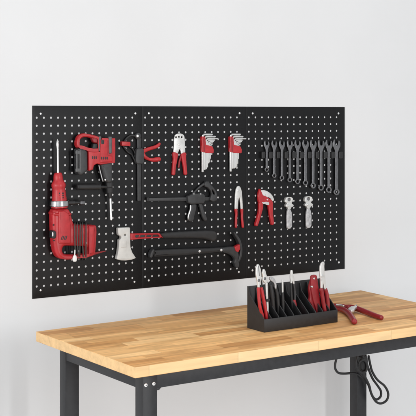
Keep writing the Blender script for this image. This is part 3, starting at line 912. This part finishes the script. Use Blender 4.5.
def side_geo(x0, x1, hf, hb, zf, zb, y0=0.06, ledge=0.55):
    """Upright side plate between x0 and x1; its top slopes from the back down to the front lip."""
    prof = [(zf, y0), (zf, hf), (zb + ledge, hb * 0.80), (zb + ledge * 0.45, hb), (zb, hb), (zb, y0)]
    v, f = prism([(p[0], p[1]) for p in prof], x0, x1, 0.025, 1)
    return ([Vector((p[2], p[1], p[0])) for p in v], f)


part('end_panel', 'tray', t, side_geo(0, 0.12, HF, HB, -0.02, -TD, 0.0))
part('end_panel', 'tray', t, side_geo(TL - 0.12, TL, HF, HB, -0.02, -TD, 0.0))
part('front_lip', 'tray', t, box(0.004, TL - 0.004, 0, HF, -0.14, 0, 0.03))
part('back_panel', 'tray', t, box(0.10, TL - 0.10, 0.0, HB - 0.02, -TD + 0.003, -TD + 0.12, 0.02))
part('base', 'tray', t, box(0.1, TL - 0.1, 0.004, 0.12, -TD + 0.1, -0.12, 0.0))
ND = 10
for k in range(1, ND):
    x = TL * k / ND
    part('divider', 'tray', t, side_geo(x - 0.06, x + 0.06, HF + 0.1, HB - 0.25, -0.12, -TD + 0.1, 0.1, 0.5))


def slot_plane(z):
    return Frame(TRAY.o + TRAY.z * z, TRAY.x, TRAY.y, TRAY.z)


# red gripped cutters at the near end
S = slot_plane(-1.0)
t = thing('end_cutters', 'pliers with red grips and silver beak at the near end of the black tray', 'pliers', S, (262, 300), 'pliers standing in the black tray')
part('jaw', 'satin', t, plate(S, [(255.8, 268), (256.8, 264.6), (258, 264), (258.9, 265), (260.4, 269), (261, 275), (261.2, 279.6), (259.8, 283), (259.6, 288), (257.4, 288), (257, 282), (256.4, 279), (255.6, 274)], -0.1, 0.14, 0.06, res=3, soft=0.2))
part('blade', 'chrome', t, plate(S, [(258.2, 265.4), (258.8, 265.6), (259.6, 276), (259, 276.4)], 0.12, 0.16, 0.01))
part('joint', 'chrome', t, disc(S, 258.9, 280.4, 1.3, 0.1, 0.2, 0.05))
part('spring', 'black', t, tube(S, [(261, 279), (261.8, 284), (261, 288.6)], -0.02, 0.7))
part('handle', 'red', t, tube(S, [(258.4, 288.4), (258.8, 296), (259.8, 306), (262.4, 316), (263.4, 324)], [0.1, 0.15, 0.2, 0.2, 0.2], [1.5, 1.35, 1.4, 1.4, 1.3]))
part('handle', 'red', t, tube(S, [(261.2, 288.4), (263, 297), (265, 307), (266.4, 316.5), (267.4, 323)], [0.0, 0.05, 0.08, 0.1, 0.1], [1.6, 1.5, 1.5, 1.5, 1.4]))
# silver pliers
S = slot_plane(-1.6)
t = thing('tall_pliers', 'silver pliers with bare steel shank beside the red gripped ones in the tray', 'pliers', S, (266, 300), 'pliers standing in the black tray')
part('jaw', 'satin', t, plate(S, [(261.8, 273), (262.6, 269.6), (263.8, 268.8), (265, 270.4), (265.8, 274), (267, 277), (267.6, 281), (266.2, 283.4), (264, 283), (262.6, 280.4), (262.8, 277)], -0.12, 0.12, 0.06, res=3, soft=0.12))
part('joint', 'chrome', t, disc(S, 264.9, 278.6, 1.2, 0.08, 0.18, 0.04))
part('shank', 'satin', t, plate(S, [(265.4, 282), (267.4, 282), (268, 298), (268.8, 313), (267, 313), (266.2, 298)], -0.06, 0.1, 0.04))
part('stop', 'black', t, plate(S, [(265.6, 299), (269.6, 298.4), (269.8, 301.2), (266, 301.8)], -0.12, 0.2, 0.06))
part('handle', 'black', t, tube(S, [(267.2, 283), (269.4, 292), (270.8, 304), (271.2, 318)], -0.2, [1.2, 1.4, 1.5, 1.4]))
# black side cutters with hooked grey head
t = thing('side_cutters', 'black side cutters with a hooked grey head in the tray', 'pliers', S, (273, 290), 'pliers standing in the black tray')
part('jaw', 'pipe', t, plate(S, [(269, 278.6), (270, 276.8), (272, 276.4), (274, 278.2), (275.6, 281.4), (276.2, 285.6), (275.8, 290), (274.4, 288), (274, 284.4), (272.6, 282.2), (270.4, 280.8)], -0.14, 0.14, 0.08, res=3, soft=0.2))
part('cutter', 'black', t, disc(S, 271.2, 284, 2.6, -0.12, 0.12, 0.06))
part('joint', 'steel', t, disc(S, 271.6, 285.2, 0.6, 0.1, 0.17, 0.03))
part('handle', 'black', t, tube(S, [(270.6, 285), (271.6, 292), (272.8, 303), (274.2, 316)], 0.08, [1.6, 1.9, 1.9, 1.6]))
part('handle', 'black', t, tube(S, [(274.8, 287), (276.8, 294), (277.8, 304), (278.6, 316)], -0.15, [1.5, 1.9, 1.9, 1.6]))
# thin silver tweezers
t = thing('slim_file', 'thin silver file with black handle standing in the tray', 'file', S, (282, 292), 'pliers standing in the black tray')
del t['group']
part('blade', 'satin', t, plate(S, [(281.7, 280.4), (282.4, 279), (283.2, 280.4), (283.4, 294), (281.9, 294)], -0.04, 0.06, 0.02, soft=0.4))
part('handle', 'black', t, tube(S, [(282.6, 293), (282.8, 300), (283.2, 314)], 0.0, [1.1, 1.5, 1.4]))
# needle nose with dark red grip end
S = slot_plane(-1.9)
t = thing('needle_nose_pliers', 'needle nose pliers with black legs and one dark red grip in the tray', 'pliers', S, (293, 290), 'pliers standing in the black tray')
part('jaw', 'satin', t, plate(S, [(290.4, 271), (291.2, 269.8), (292.2, 270.2), (292.8, 275), (293.8, 277.6), (294.2, 285), (292.8, 284), (292.2, 280.6), (291.4, 284.6), (290.4, 284.6), (290, 277)], -0.12, 0.12, 0.05, res=3, soft=0.12))
part('handle', 'black', t, tube(S, [(291, 283.6), (291.2, 290), (291.6, 299), (292.8, 312)], 0.02, [1.0, 1.1, 1.3, 1.3]))
part('handle', 'grey', t, tube(S, [(293.4, 283.6), (294.6, 290), (294.8, 299), (294.4, 303)], 0.0, [0.9, 1.0, 1.1, 1.1]))
part('grip', 'dark_red', t, tube(S, [(294, 301), (294.8, 306), (296, 320)], 0.1, [1.6, 1.8, 1.6]))
# red folding cutter
S = slot_plane(-1.5)
t = thing('folding_cutter', 'chunky all red cutter with two rivets standing in the tray', 'cutter', S, (315, 295), 'pliers standing in the black tray')
part('body', 'dark_red', t, plate(S, [(310.6, 276.4), (312, 275), (315.4, 274.6), (316.4, 276), (317.2, 283), (318.8, 295), (320.4, 308), (320.6, 324), (317.2, 324), (315.4, 310), (312.4, 300), (310.4, 290)], 0.0, 0.42, 0.12, res=3, soft=0.4))
part('lever', 'dark_red', t, plate(S, [(309.6, 283), (311.4, 277.4), (313.2, 278), (312.6, 290), (314, 303), (316.6, 318), (314.2, 318), (310.6, 304), (308.4, 301.6), (309.6, 296), (308.2, 289)], -0.22, 0.2, 0.1, res=3, soft=0.4))
for x, y in ((313.4, 278.4), (311.4, 286.6)):
    part('rivet', 'steel', t, disc(S, x, y, 0.85, 0.12, 0.48, 0.03))
# tall silver pliers with red grips
S = slot_plane(-0.8)
t = thing('tall_cutters', 'tallest silver pliers with dark red grips near the far end of the tray', 'pliers', S, (324, 290), 'pliers standing in the black tray')
part('jaw', 'satin', t, plate(S, [(319.6, 267), (320.6, 263.4), (323, 261.2), (324.2, 262.6), (323.8, 266), (324.2, 272), (325, 280), (326, 289.6), (324, 290), (322.8, 282), (322.2, 290), (320.4, 290), (320, 278), (319.4, 272)], -0.1, 0.14, 0.06, res=3, soft=0.4))
part('joint', 'steel', t, disc(S, 322, 275.6, 1.4, 0.1, 0.2, 0.04))
part('handle', 'dark_red', t, tube(S, [(321.2, 289.6), (322, 294), (323.4, 303), (325.2, 314), (326, 322)], 0.1, [1.9, 1.7, 1.7, 1.7, 1.6]))
part('handle', 'dark_red', t, tube(S, [(325.2, 289.6), (326.6, 294), (327.6, 302), (328.2, 310), (328.4, 320)], -0.05, [1.9, 1.8, 1.8, 1.7, 1.6]))

# ------------------------------------------------------------------ pliers lying on the bench
FLAT = Frame((tFR.x, tFR.y, BENCH_Z + 0.005), tx, ty, (0, 0, 1))
t = thing('lying_pliers', 'large pliers with dark red handles lying open on the bench beside the tray', 'pliers', FLAT, (350, 310))
part('handle', 'dark_red', t, tube(FLAT, [(333.5, 306.4), (338, 308.4), (343, 309.8), (347, 312), (351, 316.2), (354.4, 321.6)], [0.36, 0.4, 0.42, 0.4, 0.38, 0.36], [1.5, 2.0, 2.4, 2.5, 2.5, 2.4]))
part('handle', 'dark_red', t, tube(FLAT, [(345, 306.8), (351, 307), (357, 308.6), (365, 311.6), (374, 315.2), (381.4, 317.6)], [0.4, 0.5, 0.5, 0.42, 0.36, 0.34], [1.8, 2.2, 2.4, 2.3, 2.2, 2.0]))
part('joint', 'satin', t, plate(FLAT, [(348, 309.4), (350.6, 307.6), (353.4, 307.2), (356.6, 305.6), (357.4, 307.4), (354.8, 309), (354.2, 311), (351.4, 311.4), (348.8, 310.8)], 0.5, 0.86, 0.1, res=3))
part('jaw', 'dark_red', t, tube(FLAT, [(349, 308), (343, 306.4), (336, 305.4), (331, 305)], [0.4, 0.4, 0.38, 0.3], [2.2, 2.0, 1.7, 1.2]))
part('jaw_edge', 'satin', t, tube(FLAT, [(343.6, 306.0), (340, 305.2), (336.6, 304.8)], 0.58, [1.0, 1.0, 0.9]))
